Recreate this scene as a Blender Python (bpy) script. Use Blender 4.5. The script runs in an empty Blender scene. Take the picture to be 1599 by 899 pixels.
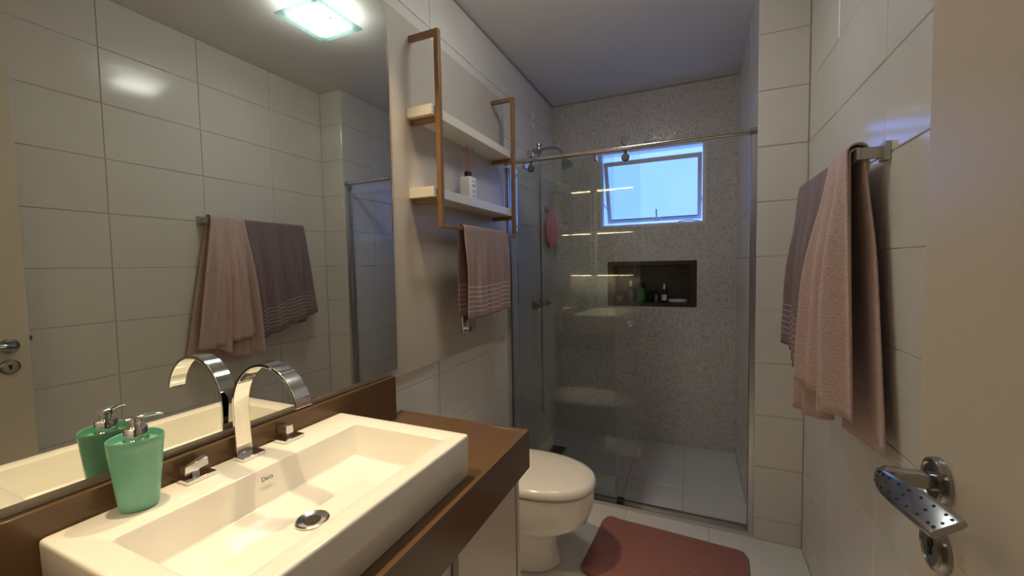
import bpy, bmesh, math, random
from mathutils import Vector, Matrix
random.seed(7)
PI = math.pi
scn = bpy.context.scene
COL = scn.collection

# ------------------------------------------------------------------ camera
F_PX, YAW, PITCH, ROLL = 645.4, 0.4172, 0.0512, -0.0179
CAM = Vector((1.0437, 0.0, 1.3293))
fw = Vector((-math.sin(YAW)*math.cos(PITCH), math.cos(YAW)*math.cos(PITCH), -math.sin(PITCH)))
rt = Vector((math.cos(YAW), math.sin(YAW), 0))
up = rt.cross(fw)
r2 = rt*math.cos(ROLL) + up*math.sin(ROLL)
u2 = -rt*math.sin(ROLL) + up*math.cos(ROLL)
cd = bpy.data.cameras.new('camera'); cam = bpy.data.objects.new('camera', cd); COL.objects.link(cam)
cd.sensor_width = 36; cd.lens = F_PX/1599*36; cd.clip_start = 0.02; cd.clip_end = 100
m3 = Matrix((r2, u2, -fw)).transposed()
cam.matrix_world = Matrix.Translation(CAM) @ m3.to_4x4()
scn.camera = cam

# ------------------------------------------------------------------ sky, exposure, lamp strengths
w = bpy.data.worlds.new('dusk_sky'); scn.world = w; w.use_nodes = True
bg = w.node_tree.nodes['Background']
bg.inputs[0].default_value = (0.16, 0.315, 1.0, 1); bg.inputs[1].default_value = 2.5
vs = scn.view_settings
vs.view_transform = 'Standard'; vs.look = 'None'; vs.exposure = 0.12; vs.gamma = 1.0; vs.use_curve_mapping = False
LAMP_L = 26.0        # ceiling lamp diffuser radiance
LED_L = 17.0        # warm strips under the shelves beside the mirror
HALL_L = 3.0        # added warm fill lamp, unseen behind the doorway
LAMP_C = (1.0, 0.99, 0.95)
LED_C = (1.0, 0.76, 0.46)
SPOT_W = 60.0       # two warm recessed spots over the worktop

# ------------------------------------------------------------------ measured room (metres)
W, W2, YC, YB, H = 1.5014, 1.3055, 2.2277, 3.2094, 2.5922
Z0, TH, TW = 0.107, 0.25, 0.4136
YF = -0.05          # inner face of the front wall
GY = 2.262          # front of the sliding glass

# ------------------------------------------------------------------ materials
MATS = {}
def nt(name):
    m = bpy.data.materials.new(name); m.use_nodes = True
    t = m.node_tree; b = t.nodes['Principled BSDF']
    return m, t, b
def N(t, typ, **kw):
    n = t.nodes.new(typ)
    for k, v in kw.items(): setattr(n, k, v)
    return n
def mat(name, col, rough=0.5, metal=0.0, var=0.04, scale=8.0, bump=0.0, bscale=200.0, spec=0.5, coat=0.0, sheen=0.0):
    m, t, b = nt(name)
    tc = N(t, 'ShaderNodeTexCoord')
    no = N(t, 'ShaderNodeTexNoise'); no.inputs['Scale'].default_value = scale; no.inputs['Detail'].default_value = 4
    t.links.new(tc.outputs['Object'], no.inputs['Vector'])
    mx = N(t, 'ShaderNodeMix', data_type='RGBA')
    mx.inputs[6].default_value = (*[max(0, c*(1-var)) for c in col], 1)
    mx.inputs[7].default_value = (*[min(1, c*(1+var)) for c in col], 1)
    t.links.new(no.outputs['Fac'], mx.inputs[0]); t.links.new(mx.outputs[2], b.inputs['Base Color'])
    b.inputs['Roughness'].default_value = rough; b.inputs['Metallic'].default_value = metal
    b.inputs['Specular IOR Level'].default_value = spec
    b.inputs['Coat Weight'].default_value = coat; b.inputs['Coat Roughness'].default_value = 0.05
    if sheen: b.inputs['Sheen Weight'].default_value = sheen; b.inputs['Sheen Roughness'].default_value = 0.5
    if bump:
        n2 = N(t, 'ShaderNodeTexNoise'); n2.inputs['Scale'].default_value = bscale; n2.inputs['Detail'].default_value = 3
        t.links.new(tc.outputs['Object'], n2.inputs['Vector'])
        bp = N(t, 'ShaderNodeBump'); bp.inputs['Strength'].default_value = bump; bp.inputs['Distance'].default_value = 0.004
        t.links.new(n2.outputs['Fac'], bp.inputs['Height']); t.links.new(bp.outputs['Normal'], b.inputs['Normal'])
    MATS[name] = m
    return m
def emis(name, col, s):
    m, t, b = nt(name)
    b.inputs['Base Color'].default_value = (0.8, 0.8, 0.8, 1)
    b.inputs['Emission Color'].default_value = (*col, 1); b.inputs['Emission Strength'].default_value = s
    MATS[name] = m; return m
def glass(name, tint, ior=1.5):
    m = bpy.data.materials.new(name); m.use_nodes = True; t = m.node_tree
    t.nodes.remove(t.nodes['Principled BSDF']); out = t.nodes['Material Output']
    tr = N(t, 'ShaderNodeBsdfTransparent'); tr.inputs[0].default_value = (*tint, 1)
    gl = N(t, 'ShaderNodeBsdfGlossy'); gl.inputs['Roughness'].default_value = 0.0
    fr = N(t, 'ShaderNodeFresnel'); fr.inputs[0].default_value = ior
    mx = N(t, 'ShaderNodeMixShader')
    t.links.new(fr.outputs[0], mx.inputs[0]); t.links.new(tr.outputs[0], mx.inputs[1]); t.links.new(gl.outputs[0], mx.inputs[2])
    t.links.new(mx.outputs[0], out.inputs['Surface']); MATS[name] = m; return m

mat('tile', (0.80, 0.775, 0.725), 0.125, var=0.015, scale=3)
mat('grout_light', (0.72, 0.69, 0.64), 0.85, var=0.04)
mat('grout', (0.66, 0.61, 0.53), 0.9, var=0.1, scale=30)
mat('floor_tile', (0.80, 0.78, 0.74), 0.2, var=0.02, scale=4)
mat('plaster', (0.82, 0.81, 0.79), 0.55, var=0.02, scale=3)
mat('hall_paint', (0.74, 0.69, 0.62), 0.7, var=0.02)
mat('panel', (0.54, 0.495, 0.43), 0.35, var=0.02, scale=2)
mat('panel_edge', (0.70, 0.66, 0.60), 0.4)
mat('stone', (0.128, 0.074, 0.036), 0.20, var=0.10, scale=400, spec=0.5)
mat('niche_stone', (0.045, 0.034, 0.026), 0.28, var=0.15, scale=300)
mat('ceramic', (0.88, 0.86, 0.80), 0.08, var=0.005, coat=0.3)
mat('toilet_ceramic', (0.86, 0.82, 0.75), 0.10, var=0.005, coat=0.3)
mat('toilet_plastic', (0.86, 0.82, 0.76), 0.16, var=0.005)
mat('dark_gap', (0.03, 0.025, 0.02), 0.8)
mat('chrome', (0.80, 0.80, 0.80), 0.06, 1.0, var=0.01)
mat('satin', (0.44, 0.445, 0.44), 0.20, 1.0, var=0.03)
mat('steel', (0.62, 0.60, 0.57), 0.16, 1.0, var=0.03)
mat('aluminium', (0.66, 0.66, 0.66), 0.3, 1.0, var=0.02)
mat('white_alu', (0.90, 0.90, 0.92), 0.35, var=0.01)
mat('copper_metal', (0.28, 0.155, 0.066), 0.38, 0.25, var=0.06, scale=20)
mat('shelf_white', (0.74, 0.70, 0.63), 0.35, var=0.01)
mat('cabinet', (0.58, 0.52, 0.44), 0.35, var=0.02)
mat('door_paint', (0.74, 0.67, 0.57), 0.38, var=0.015, scale=5)
mat('mint', (0.19, 0.48, 0.35), 0.24, var=0.02)
mat('black', (0.012, 0.012, 0.012), 0.35)
mat('white_plastic', (0.82, 0.82, 0.80), 0.3)
mat('print_grey', (0.25, 0.25, 0.27), 0.6)
mat('reed', (0.34, 0.10, 0.045), 0.7)
mat('pink_mesh', (0.80, 0.24, 0.34), 0.8, var=0.2, scale=40, bump=0.4, bscale=150, sheen=0.3)
mat('green_liquid', (0.03, 0.20, 0.035), 0.12, var=0.2, scale=20)
mat('amber_dark', (0.02, 0.016, 0.012), 0.12)
mat('jar_clear', (0.16, 0.19, 0.17), 0.12)
mat('hose', (0.16, 0.17, 0.18), 0.35, 0.8)
mat('logo_ink', (0.06, 0.05, 0.05), 0.5)
glass('shower_glass', (0.955, 0.977, 0.969))
glass('window_glass', (0.93, 0.96, 0.98))
def frosted(name):
    m = glass(name, (0.80, 0.92, 0.90)); t = m.node_tree; out = t.nodes['Material Output']; old = out.inputs['Surface'].links[0].from_socket
    tl = N(t, 'ShaderNodeBsdfTranslucent'); tl.inputs[0].default_value = (0.70, 0.92, 0.90, 1)
    df = N(t, 'ShaderNodeBsdfDiffuse'); df.inputs[0].default_value = (0.70, 0.92, 0.90, 1)
    a = N(t, 'ShaderNodeMixShader'); a.inputs[0].default_value = 0.35; t.links.new(tl.outputs[0], a.inputs[1]); t.links.new(df.outputs[0], a.inputs[2])
    b_ = N(t, 'ShaderNodeMixShader'); b_.inputs[0].default_value = 0.16; t.links.new(old, b_.inputs[1]); t.links.new(a.outputs[0], b_.inputs[2])
    t.links.new(b_.outputs[0], out.inputs['Surface'])
frosted('lamp_glass')
mat('unit_back', (0.16, 0.12, 0.09), 0.5)
emis('lamp_diffuser', LAMP_C, LAMP_L)
emis('led', LED_C, LED_L)
mat('bar_metal', (0.55, 0.55, 0.51), 0.38, 0.8, var=0.02)
emis('spot_lens', (1.0, 0.76, 0.46), 6.0)
emis('hall_fill_glow', (1.0, 0.78, 0.52), HALL_L)

m, t, b = nt('mirror'); b.inputs['Metallic'].default_value = 1; b.inputs['Roughness'].default_value = 0.0
b.inputs['Base Color'].default_value = (0.72, 0.735, 0.68, 1); MATS['mirror'] = m

def mosaic():
    m, t, b = nt('mosaic'); S = 0.0125
    tc = N(t, 'ShaderNodeTexCoord')
    sn = N(t, 'ShaderNodeVectorMath', operation='SNAP'); sn.inputs[1].default_value = (S, 10, S)
    t.links.new(tc.outputs['Object'], sn.inputs[0])
    wn = N(t, 'ShaderNodeTexWhiteNoise', noise_dimensions='3D'); t.links.new(sn.outputs[0], wn.inputs['Vector'])
    cr = N(t, 'ShaderNodeValToRGB')
    e = cr.color_ramp.elements
    e[0].position = 0; e[0].color = (0.54, 0.50, 0.46, 1); e[1].position = 1; e[1].color = (0.82, 0.79, 0.76, 1)
    x = cr.color_ramp.elements.new(0.22); x.color = (0.68, 0.645, 0.60, 1)
    x = cr.color_ramp.elements.new(0.6); x.color = (0.75, 0.715, 0.67, 1)
    t.links.new(wn.outputs['Value'], cr.inputs[0])
    # joints: distance to cell edge
    fr = N(t, 'ShaderNodeVectorMath', operation='SUBTRACT'); t.links.new(tc.outputs['Object'], fr.inputs[0]); t.links.new(sn.outputs[0], fr.inputs[1])
    sp = N(t, 'ShaderNodeSeparateXYZ'); t.links.new(fr.outputs[0], sp.inputs[0])
    def edge(o):
        a = N(t, 'ShaderNodeMath', operation='GREATER_THAN'); t.links.new(o, a.inputs[0]); a.inputs[1].default_value = 0.0017
        return a.outputs[0]
    mm = N(t, 'ShaderNodeMath', operation='MULTIPLY'); t.links.new(edge(sp.outputs[0]), mm.inputs[0]); t.links.new(edge(sp.outputs[2]), mm.inputs[1])
    mx = N(t, 'ShaderNodeMix', data_type='RGBA'); mx.inputs[6].default_value = (0.64, 0.61, 0.57, 1)
    t.links.new(mm.outputs[0], mx.inputs[0]); t.links.new(cr.outputs[0], mx.inputs[7]); t.links.new(mx.outputs[2], b.inputs['Base Color'])
    # every little tile sits at its own slight tilt
    s1 = N(t, 'ShaderNodeVectorMath', operation='SUBTRACT'); t.links.new(wn.outputs['Color'], s1.inputs[0]); s1.inputs[1].default_value = (.5, .5, .5)
    s2 = N(t, 'ShaderNodeVectorMath', operation='SCALE'); t.links.new(s1.outputs[0], s2.inputs[0]); s2.inputs['Scale'].default_value = 0.10
    ge = N(t, 'ShaderNodeNewGeometry'); s3 = N(t, 'ShaderNodeVectorMath', operation='ADD'); t.links.new(ge.outputs['Normal'], s3.inputs[0]); t.links.new(s2.outputs[0], s3.inputs[1])
    s4 = N(t, 'ShaderNodeVectorMath', operation='NORMALIZE'); t.links.new(s3.outputs[0], s4.inputs[0]); t.links.new(s4.outputs[0], b.inputs['Normal'])
    b.inputs['Roughness'].default_value = 0.22
    MATS['mosaic'] = m
mosaic()

def terry(name, col, stripes=None, stripe_col=(0.6, 0.5, 0.5), band=None):
    """terry cloth; UV.y is the distance from the front hem in metres"""
    m, t, b = nt(name)
    tc = N(t, 'ShaderNodeTexCoord')
    no = N(t, 'ShaderNodeTexNoise'); no.inputs['Scale'].default_value = 190; no.inputs['Detail'].default_value = 4
    t.links.new(tc.outputs['Object'], no.inputs['Vector'])
    mx = N(t, 'ShaderNodeMix', data_type='RGBA')
    mx.inputs[6].default_value = (*[c*0.75 for c in col], 1); mx.inputs[7].default_value = (*[min(1, c*1.2) for c in col], 1)
    t.links.new(no.outputs['Fac'], mx.inputs[0]); last = mx.outputs[2]
    if stripes:
        sp = N(t, 'ShaderNodeSeparateXYZ'); t.links.new(tc.outputs['UV'], sp.inputs[0])
        start, step, n, wd = stripes
        acc = None
        for i in range(n):
            c = N(t, 'ShaderNodeMath', operation='COMPARE'); t.links.new(sp.outputs[1], c.inputs[0])
            c.inputs[1].default_value = start + step*i; c.inputs[2].default_value = wd
            if acc is None: acc = c.outputs[0]
            else:
                a = N(t, 'ShaderNodeMath', operation='MAXIMUM'); t.links.new(acc, a.inputs[0]); t.links.new(c.outputs[0], a.inputs[1]); acc = a.outputs[0]
        m2 = N(t, 'ShaderNodeMix', data_type='RGBA'); t.links.new(acc, m2.inputs[0]); t.links.new(last, m2.inputs[6])
        m2.inputs[7].default_value = (*stripe_col, 1); last = m2.outputs[2]
    t.links.new(last, b.inputs['Base Color'])
    b.inputs['Roughness'].default_value = 0.95; b.inputs['Specular IOR Level'].default_value = 0.1
    b.inputs['Sheen Weight'].default_value = 0.25; b.inputs['Sheen Roughness'].default_value = 0.6
    bp = N(t, 'ShaderNodeBump'); bp.inputs['Strength'].default_value = 0.8; bp.inputs['Distance'].default_value = 0.006
    t.links.new(no.outputs['Fac'], bp.inputs['Height']); t.links.new(bp.outputs['Normal'], b.inputs['Normal'])
    MATS[name] = m
terry('terry_pink', (0.68, 0.50, 0.465))
terry('terry_mauve', (0.29, 0.20, 0.21), (0.045, 0.022, 6, 0.0018), (0.62, 0.52, 0.52))
terry('terry_hand', (0.35, 0.235, 0.22), (0.03, 0.021, 6, 0.0018), (0.72, 0.60, 0.58))

def rugmat():
    m, t, b = nt('rug'); tc = N(t, 'ShaderNodeTexCoord')
    sp = N(t, 'ShaderNodeSeparateXYZ'); t.links.new(tc.outputs['UV'], sp.inputs[0])
    no = N(t, 'ShaderNodeTexNoise'); no.inputs['Scale'].default_value = 220; t.links.new(tc.outputs['Object'], no.inputs['Vector'])
    si = N(t, 'ShaderNodeMath', operation='SINE'); mu = N(t, 'ShaderNodeMath', operation='MULTIPLY'); mu.inputs[1].default_value = 2*PI*32
    t.links.new(sp.outputs[1], mu.inputs[0]); t.links.new(mu.outputs[0], si.inputs[0])
    # ribs only inside the plain border
    def inside(o, lo, hi):
        c = N(t, 'ShaderNodeMath', operation='COMPARE'); t.links.new(o, c.inputs[0]); c.inputs[1].default_value = (lo+hi)/2; c.inputs[2].default_value = (hi-lo)/2
        return c.outputs[0]
    k = N(t, 'ShaderNodeMath', operation='MULTIPLY'); t.links.new(inside(sp.outputs[0], .13, .87), k.inputs[0]); t.links.new(inside(sp.outputs[1], .13, .87), k.inputs[1])
    k2 = N(t, 'ShaderNodeMath', operation='MULTIPLY'); t.links.new(k.outputs[0], k2.inputs[0]); t.links.new(si.outputs[0], k2.inputs[1])
    h = N(t, 'ShaderNodeMath', operation='MULTIPLY_ADD'); t.links.new(k2.outputs[0], h.inputs[0]); h.inputs[1].default_value = 0.5; t.links.new(no.outputs['Fac'], h.inputs[2])
    mr = N(t, 'ShaderNodeMapRange'); mr.inputs[1].default_value = -0.2; mr.inputs[2].default_value = 1.2; t.links.new(h.outputs[0], mr.inputs[0])
    mx = N(t, 'ShaderNodeMix', data_type='RGBA'); mx.inputs[6].default_value = (0.21, 0.075, 0.067, 1); mx.inputs[7].default_value = (0.45, 0.18, 0.155, 1)
    t.links.new(mr.outputs[0], mx.inputs[0]); t.links.new(mx.outputs[2], b.inputs['Base Color'])
    bp = N(t, 'ShaderNodeBump'); bp.inputs['Strength'].default_value = 0.7; bp.inputs['Distance'].default_value = 0.004
    t.links.new(h.outputs[0], bp.inputs['Height']); t.links.new(bp.outputs['Normal'], b.inputs['Normal'])
    b.inputs['Roughness'].default_value = 1.0; b.inputs['Specular IOR Level'].default_value = 0.1; b.inputs['Sheen Weight'].default_value = 0.3
    MATS['rug'] = m
rugmat()

# ------------------------------------------------------------------ geometry helpers
def empty(name, loc):
    o = bpy.data.objects.new(name, None); COL.objects.link(o); o.location = loc; o.empty_display_size = 0.05
    return o
def tag(o, label, cat, group=None):
    o['label'] = label; o['category'] = cat
    if group: o['group'] = group
    return o
def world_of(o):
    v = Vector((0, 0, 0))
    while o is not None: v += o.location; o = o.parent
    return v
class G:
    def __init__(s): s.v = []; s.f = []; s.uv = {}
    def add(s, vs, fs):
        n = len(s.v); s.v += [Vector(p) for p in vs]; s.f += [tuple(i+n for i in f) for f in fs]; return s
    def box(s, x0, x1, y0, y1, z0, z1):
        return s.add([(x0,y0,z0),(x1,y0,z0),(x1,y1,z0),(x0,y1,z0),(x0,y0,z1),(x1,y0,z1),(x1,y1,z1),(x0,y1,z1)],
                     [(0,3,2,1),(4,5,6,7),(0,1,5,4),(1,2,6,5),(2,3,7,6),(3,0,4,7)])
    def rings(s, rings, cap0=True, cap1=True):
        n = len(rings[0]); vs = [p for r in rings for p in r]; fs = []
        for k in range(len(rings)-1):
            for i in range(n):
                j = (i+1) % n; fs.append((k*n+i, k*n+j, (k+1)*n+j, (k+1)*n+i))
        if cap0: fs.append(tuple(range(n-1, -1, -1)))
        if cap1: fs.append(tuple((len(rings)-1)*n+i for i in range(n)))
        return s.add(vs, fs)
    def tube(s, pts, r, n=12):
        pts = [Vector(p) for p in pts]; rs = r if isinstance(r, (list, tuple)) else [r]*len(pts)
        rings = []; prev = None
        for i, p in enumerate(pts):
            d = (pts[min(i+1, len(pts)-1)] - pts[max(i-1, 0)]).normalized()
            a = prev if prev is not None else (Vector((0,0,1)) if abs(d.z) < .9 else Vector((1,0,0)))
            u = (a - d*a.dot(d)).normalized(); v = d.cross(u); prev = u
            rings.append([p + (u*math.cos(2*PI*k/n) + v*math.sin(2*PI*k/n))*rs[i] for k in range(n)])
        return s.rings(rings)
    def lathe(s, prof, c, axis='z', n=24):
        c = Vector(c); rings = []
        for r, h in prof:
            ring = []
            for k in range(n):
                a = 2*PI*k/n; ca, sa = math.cos(a)*r, math.sin(a)*r
                if axis == 'z': ring.append(c + Vector((ca, sa, h)))
                elif axis == 'x': ring.append(c + Vector((h, ca, sa)))
                else: ring.append(c + Vector((sa, h, ca)))
            rings.append(ring)
        return s.rings(rings)
    def prism(s, poly, a, b, axis='x'):
        """polygon of (u,v) extruded from a to b along axis: x -> (y,z), y -> (x,z), z -> (x,y)"""
        def P(u, v, h): return {'x': (h,u,v), 'y': (u,h,v), 'z': (u,v,h)}[axis]
        return s.rings([[P(u, v, a) for u, v in poly], [P(u, v, b) for u, v in poly]])
    def sheet(s, fn, nu, nv, uvfn=None):
        n = len(s.v); vs = []
        for j in range(nv+1):
            for i in range(nu+1):
                u, v = i/nu, j/nv; vs.append(fn(u, v))
                if uvfn: s.uv[n+len(vs)-1] = uvfn(u, v)
        fs = [(j*(nu+1)+i, j*(nu+1)+i+1, (j+1)*(nu+1)+i+1, (j+1)*(nu+1)+i) for j in range(nv) for i in range(nu)]
        return s.add(vs, fs)
    def mesh(s, name, off=Vector((0,0,0))):
        me = bpy.data.meshes.new(name); me.from_pydata([p-off for p in s.v], [], s.f)
        bm = bmesh.new(); bm.from_mesh(me); bmesh.ops.recalc_face_normals(bm, faces=bm.faces); bm.to_mesh(me); bm.free()
        if s.uv:
            ul = me.uv_layers.new(name='UVMap')
            for l in me.loops: ul.data[l.index].uv = s.uv.get(l.vertex_index, (0, 0))
        return me
    def build(s, name, m, parent=None, bevel=0.0, seg=2, smooth=False, sub=0, solid=0.0, origin=None):
        off = Vector((0,0,0))
        if parent is not None: off = world_of(parent)
        elif origin is not None: off = Vector(origin)
        elif s.v:
            xs = [p.x for p in s.v]; ys = [p.y for p in s.v]; zs = [p.z for p in s.v]
            off = Vector(((min(xs)+max(xs))/2, (min(ys)+max(ys))/2, min(zs)))
        me = s.mesh(name, off); me.materials.append(MATS[m])
        o = bpy.data.objects.new(name, me); COL.objects.link(o)
        if parent is not None: o.parent = parent
        else: o.location = off
        if solid:
            k = o.modifiers.new('solid', 'SOLIDIFY'); k.thickness = solid; k.offset = 0
        if bevel:
            k = o.modifiers.new('bevel', 'BEVEL'); k.width = bevel; k.segments = seg; k.limit_method = 'ANGLE'; k.angle_limit = math.radians(40)
            k.harden_normals = False
        if sub:
            k = o.modifiers.new('sub', 'SUBSURF'); k.levels = sub; k.render_levels = sub
        if smooth or sub or bevel:
            me.polygons.foreach_set('use_smooth', [True]*len(me.polygons))
            if not sub and not solid: me.set_sharp_from_angle(angle=math.radians(38))
        return o
def struct(o): o['kind'] = 'structure'; return o
def BX(*a): return G().box(*a)

# tiles: one shared mesh per size, chamfered front edge, grout lies 2 mm behind
TILE_CACHE = {}
def tile_mesh(du, dv, m):
    key = (round(du, 3), round(dv, 3), m)
    if key in TILE_CACHE: return TILE_CACHE[key]
    g = G(); c = 0.0016; d = 0.006
    def ring(i, h): return [(-du/2+i, -dv/2+i, h), (du/2-i, -dv/2+i, h), (du/2-i, dv/2-i, h), (-du/2+i, dv/2-i, h)]
    g.rings([ring(0, -d), ring(0, -c), ring(c, 0)])
    me = g.mesh('tile'); me.materials.append(MATS[m]); TILE_CACHE[key] = me
    return me
def tiles(parent, org, U, V, us, vs, m='tile', gap=0.0028, skip=None, tilt=0.0022):
    """lay tiles between the joint positions us x vs; point = org + U*u + V*v, front faces along U x V"""
    U, V = Vector(U), Vector(V); Nn = U.cross(V); org = Vector(org); base = world_of(parent)
    for i in range(len(us)-1):
        for j in range(len(vs)-1):
            u0, u1, v0, v1 = us[i]+gap/2, us[i+1]-gap/2, vs[j]+gap/2, vs[j+1]-gap/2
            if u1-u0 < 0.012 or v1-v0 < 0.012: continue
            if skip and skip(u0, u1, v0, v1): continue
            o = bpy.data.objects.new('tile', tile_mesh(u1-u0, v1-v0, m)); COL.objects.link(o)
            o.parent = parent
            R = Matrix((U, V, Nn)).transposed().to_4x4()
            R = R @ Matrix.Rotation(random.gauss(0, tilt), 4, 'X') @ Matrix.Rotation(random.gauss(0, tilt), 4, 'Y')
            o.matrix_local = Matrix.Translation(org + U*(u0+u1)/2 + V*(v0+v1)/2 - base) @ R
def joints(lo, hi, first, step):
    out = [lo]; k = math.ceil((lo-first)/step + 1e-6)
    while first + k*step < hi - 1e-4:
        x = first + k*step
        if x > lo + 1e-4: out.append(x)
        k += 1
    return out + [hi]

# ------------------------------------------------------------------ the room
zr = joints(0, H, Z0, TH)
E2 = 0.004
wl = struct(BX(-0.12, -E2, YF-0.15, YB+0.15, -0.1, H+0.1).build('wall_left', 'grout_light'))
tiles(wl, (0, 0, 0), (0, 1, 0), (0, 0, 1), joints(1.193, YB, YB-0.02, TW), zr, tilt=0.001,
      skip=lambda u0, u1, v0, v1: (v0 > 0.93 and v1 < 2.28 and u1 < 2.23) or (u1 < 1.25 and v1 < 0.7))
tiles(wl, (0, 0, 0), (0, 1, 0), (0, 0, 1), joints(YF, 1.193, YB-0.02-TW*5, TW), [2.30, 2.357, H], tilt=0.001)
wr = struct(BX(W+E2, W+0.12, YF-0.15, YB+0.15, -0.1, H+0.1).build('wall_right', 'grout'))
tiles(wr, (W, 0, 0), (0, -1, 0), (0, 0, 1), [-y for y in joints(YF, YC, 1.0077, TW)][::-1], zr)
wc = struct(BX(W2+E2, W+E2, YC+E2, YB+0.15, -0.1, H+0.1).build('wall_column', 'grout'))
tiles(wc, (0, YC, 0), (1, 0, 0), (0, 0, 1), [W2, W], zr)
tiles(wc, (W2, 0, 0), (0, -1, 0), (0, 0, 1), [-y for y in joints(YC, YB, YC+0.3, TW)][::-1], zr, tilt=0.001)

# back wall with openings for window and niche
WX0, WX1, WZ0, WZ1 = 0.367, 1.112, 1.613, 2.180
NX0, NX1, NZ0, NZ1 = 0.430, 1.056, 1.018, 1.353
g = G(); y0, y1 = YB, YB+0.16
g.box(-0.12, W2+0.05, y0, y1, -0.1, NZ0); g.box(-0.12, NX0, y0, y1, NZ0, NZ1); g.box(NX1, W2+0.05, y0, y1, NZ0, NZ1)
g.box(-0.12, W2+0.05, y0, y1, NZ1, WZ0); g.box(-0.12, WX0, y0, y1, WZ0, WZ1); g.box(WX1, W2+0.05, y0, y1, WZ0, WZ1)
g.box(-0.12, W2+0.05, y0, y1, WZ1, H+0.1); g.box(NX0, NX1, YB+0.13, y1, NZ0, NZ1)
struct(g.build('wall_back', 'mosaic', origin=(0, 0, 0)))

# front wall with the doorway the camera stands in
DX0, DX1, DZ = 0.60, 1.345, 2.11
g = G(); g.box(-0.12, DX0, YF-0.15, YF, -0.1, H+0.1); g.box(DX1, W+0.12, YF-0.15, YF, -0.1, H+0.1); g.box(DX0, DX1, YF-0.15, YF, DZ, H+0.1)
struct(g.build('wall_front', 'plaster'))
g = G(); g.box(DX0, DX0+0.02, YF-0.17, YF+0.012, 0, DZ); g.box(DX1-0.006, DX1+0.004, YF-0.17, YF-0.02, 0, DZ); g.box(DX0, DX1, YF-0.17, YF+0.012, DZ-0.012, DZ+0.004)
struct(g.build('trim_2', 'door_paint', bevel=0.002))

fl = struct(BX(-0.12, W+0.12, YF-0.15, YB+0.15, -0.1, -E2).build('floor', 'grout'))
tiles(fl, (0, 0, 0), (1, 0, 0), (0, 1, 0), joints(0, W, 0.711, 0.402), joints(YF, 2.243, 1.843, 0.40), 'floor_tile', tilt=0.0012)
tiles(fl, (0, 0, 0), (1, 0, 0), (0, 1, 0), joints(0, W2, 0.666, 0.32), joints(2.243, YB, 2.59, 0.295), 'floor_tile', tilt=0.0012)
struct(BX(-0.12, W+0.12, YF-0.15, YB+0.15, H, H+0.1).build('ceiling', 'plaster'))
mat('shadow_strip', (0.42, 0.40, 0.37), 0.8)  # grey colour stands in for the shade of the ceiling's shadow gap
struct(BX(0.0, 0.012, YF, YB, H-0.010, H).build('trim_gap_shade_1', 'shadow_strip'))
struct(BX(0.0, W2, YB-0.008, YB, H-0.008, H).build('trim_gap_shade_3', 'shadow_strip'))

# room behind the doorway
HX0, HX1, HY0, HY1 = -0.5, 2.2, -2.2, YF-0.15
struct(BX(HX0, HX1, HY0, HY1, -0.1, -0.002).build('floor_hall', 'hall_paint'))
struct(BX(HX0, HX1, HY0, HY1, H, H+0.1).build('ceiling_hall', 'plaster'))
struct(BX(HX0-0.1, HX0, HY0, HY1, -0.1, H+0.1).build('wall_hall_left', 'hall_paint'))
struct(BX(HX1, HX1+0.1, HY0, HY1, -0.1, H+0.1).build('wall_hall_right', 'hall_paint'))
struct(BX(HX0-0.1, HX1+0.1, HY0-0.1, HY0, -0.1, H+0.1).build('wall_hall_back', 'hall_paint'))
g = G(); g.box(HX0, -0.12, HY1, HY1+0.1, -0.1, H+0.1); g.box(W+0.12, HX1, HY1, HY1+0.1, -0.1, H+0.1)
struct(g.build('wall_hall_front', 'hall_paint'))
hl = tag(empty('hall_fill_lamp', (0.95, -1.2, H)), 'round warm fill lamp added unseen behind the doorway', 'lamp')  # lamp added for its warm light, never in view
G().lathe([(0.17, 0), (0.17, -0.03), (0.15, -0.035)], (0.95, -1.2, H)).build('base', 'white_plastic', hl)
G().lathe([(0.145, -0.036), (0.14, -0.06), (0.10, -0.075), (0.02, -0.08)], (0.95, -1.2, H)).build('shade', 'hall_fill_glow', hl)

# window: outer frame, lowered awning sash pushed outwards, handle
wn = struct(empty('window_1', ((WX0+WX1)/2, YB+0.05, WZ0)))
fy0, fy1, fw_ = YB+0.004, YB+0.075, 0.022
for a in ((WX0, WX0+fw_, WZ0, WZ1), (WX1-fw_, WX1, WZ0, WZ1)): BX(a[0], a[1], fy0, fy1, a[2], a[3]).build('window_frame', 'white_alu', wn, bevel=0.002)
for a in ((WX0+fw_, WX1-fw_, WZ0, WZ0+0.016), (WX0+fw_, WX1-fw_, WZ1-0.014, WZ1)): BX(a[0], a[1], fy0, fy1, a[2], a[3]).build('window_frame', 'white_alu', wn, bevel=0.002)
sx0, sx1 = WX0+fw_+0.006, WX1-fw_-0.004
ty, tz, by, bz = YB+0.045, 2.115, YB+0.215, 1.668
def sashpt(u, n): # u: 0 bottom..1 top, n: thickness offset
    d = Vector((0, ty-by, tz-bz)); nn = Vector((0, -d.z, d.y)).normalized()
    return Vector((0, by, bz)) + d*u + nn*n
def sashbar(xa, xb, ua, ub, name='sash_rail', mname='white_alu', n0=-0.012, n1=0.014):
    g = G(); r = []
    for x in (xa, xb): r.append([Vector((x, 0, 0))+sashpt(u, n) for u, n in ((ua, n0), (ub, n0), (ub, n1), (ua, n1))])
    g.rings(r); return g.build(name, mname, wn, bevel=0.0 if 'pane' in name else 0.002)
sashbar(sx0, sx1, 0.0, 0.055); sashbar(sx0, sx1, 0.935, 1.0)
sashbar(sx0, sx0+0.028, 0.055, 0.935); sashbar(sx1-0.028, sx1, 0.055, 0.935)
sashbar(sx0+0.028, sx1-0.028, 0.055, 0.935, 'pane', 'window_glass', -0.003, 0.003)
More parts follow.
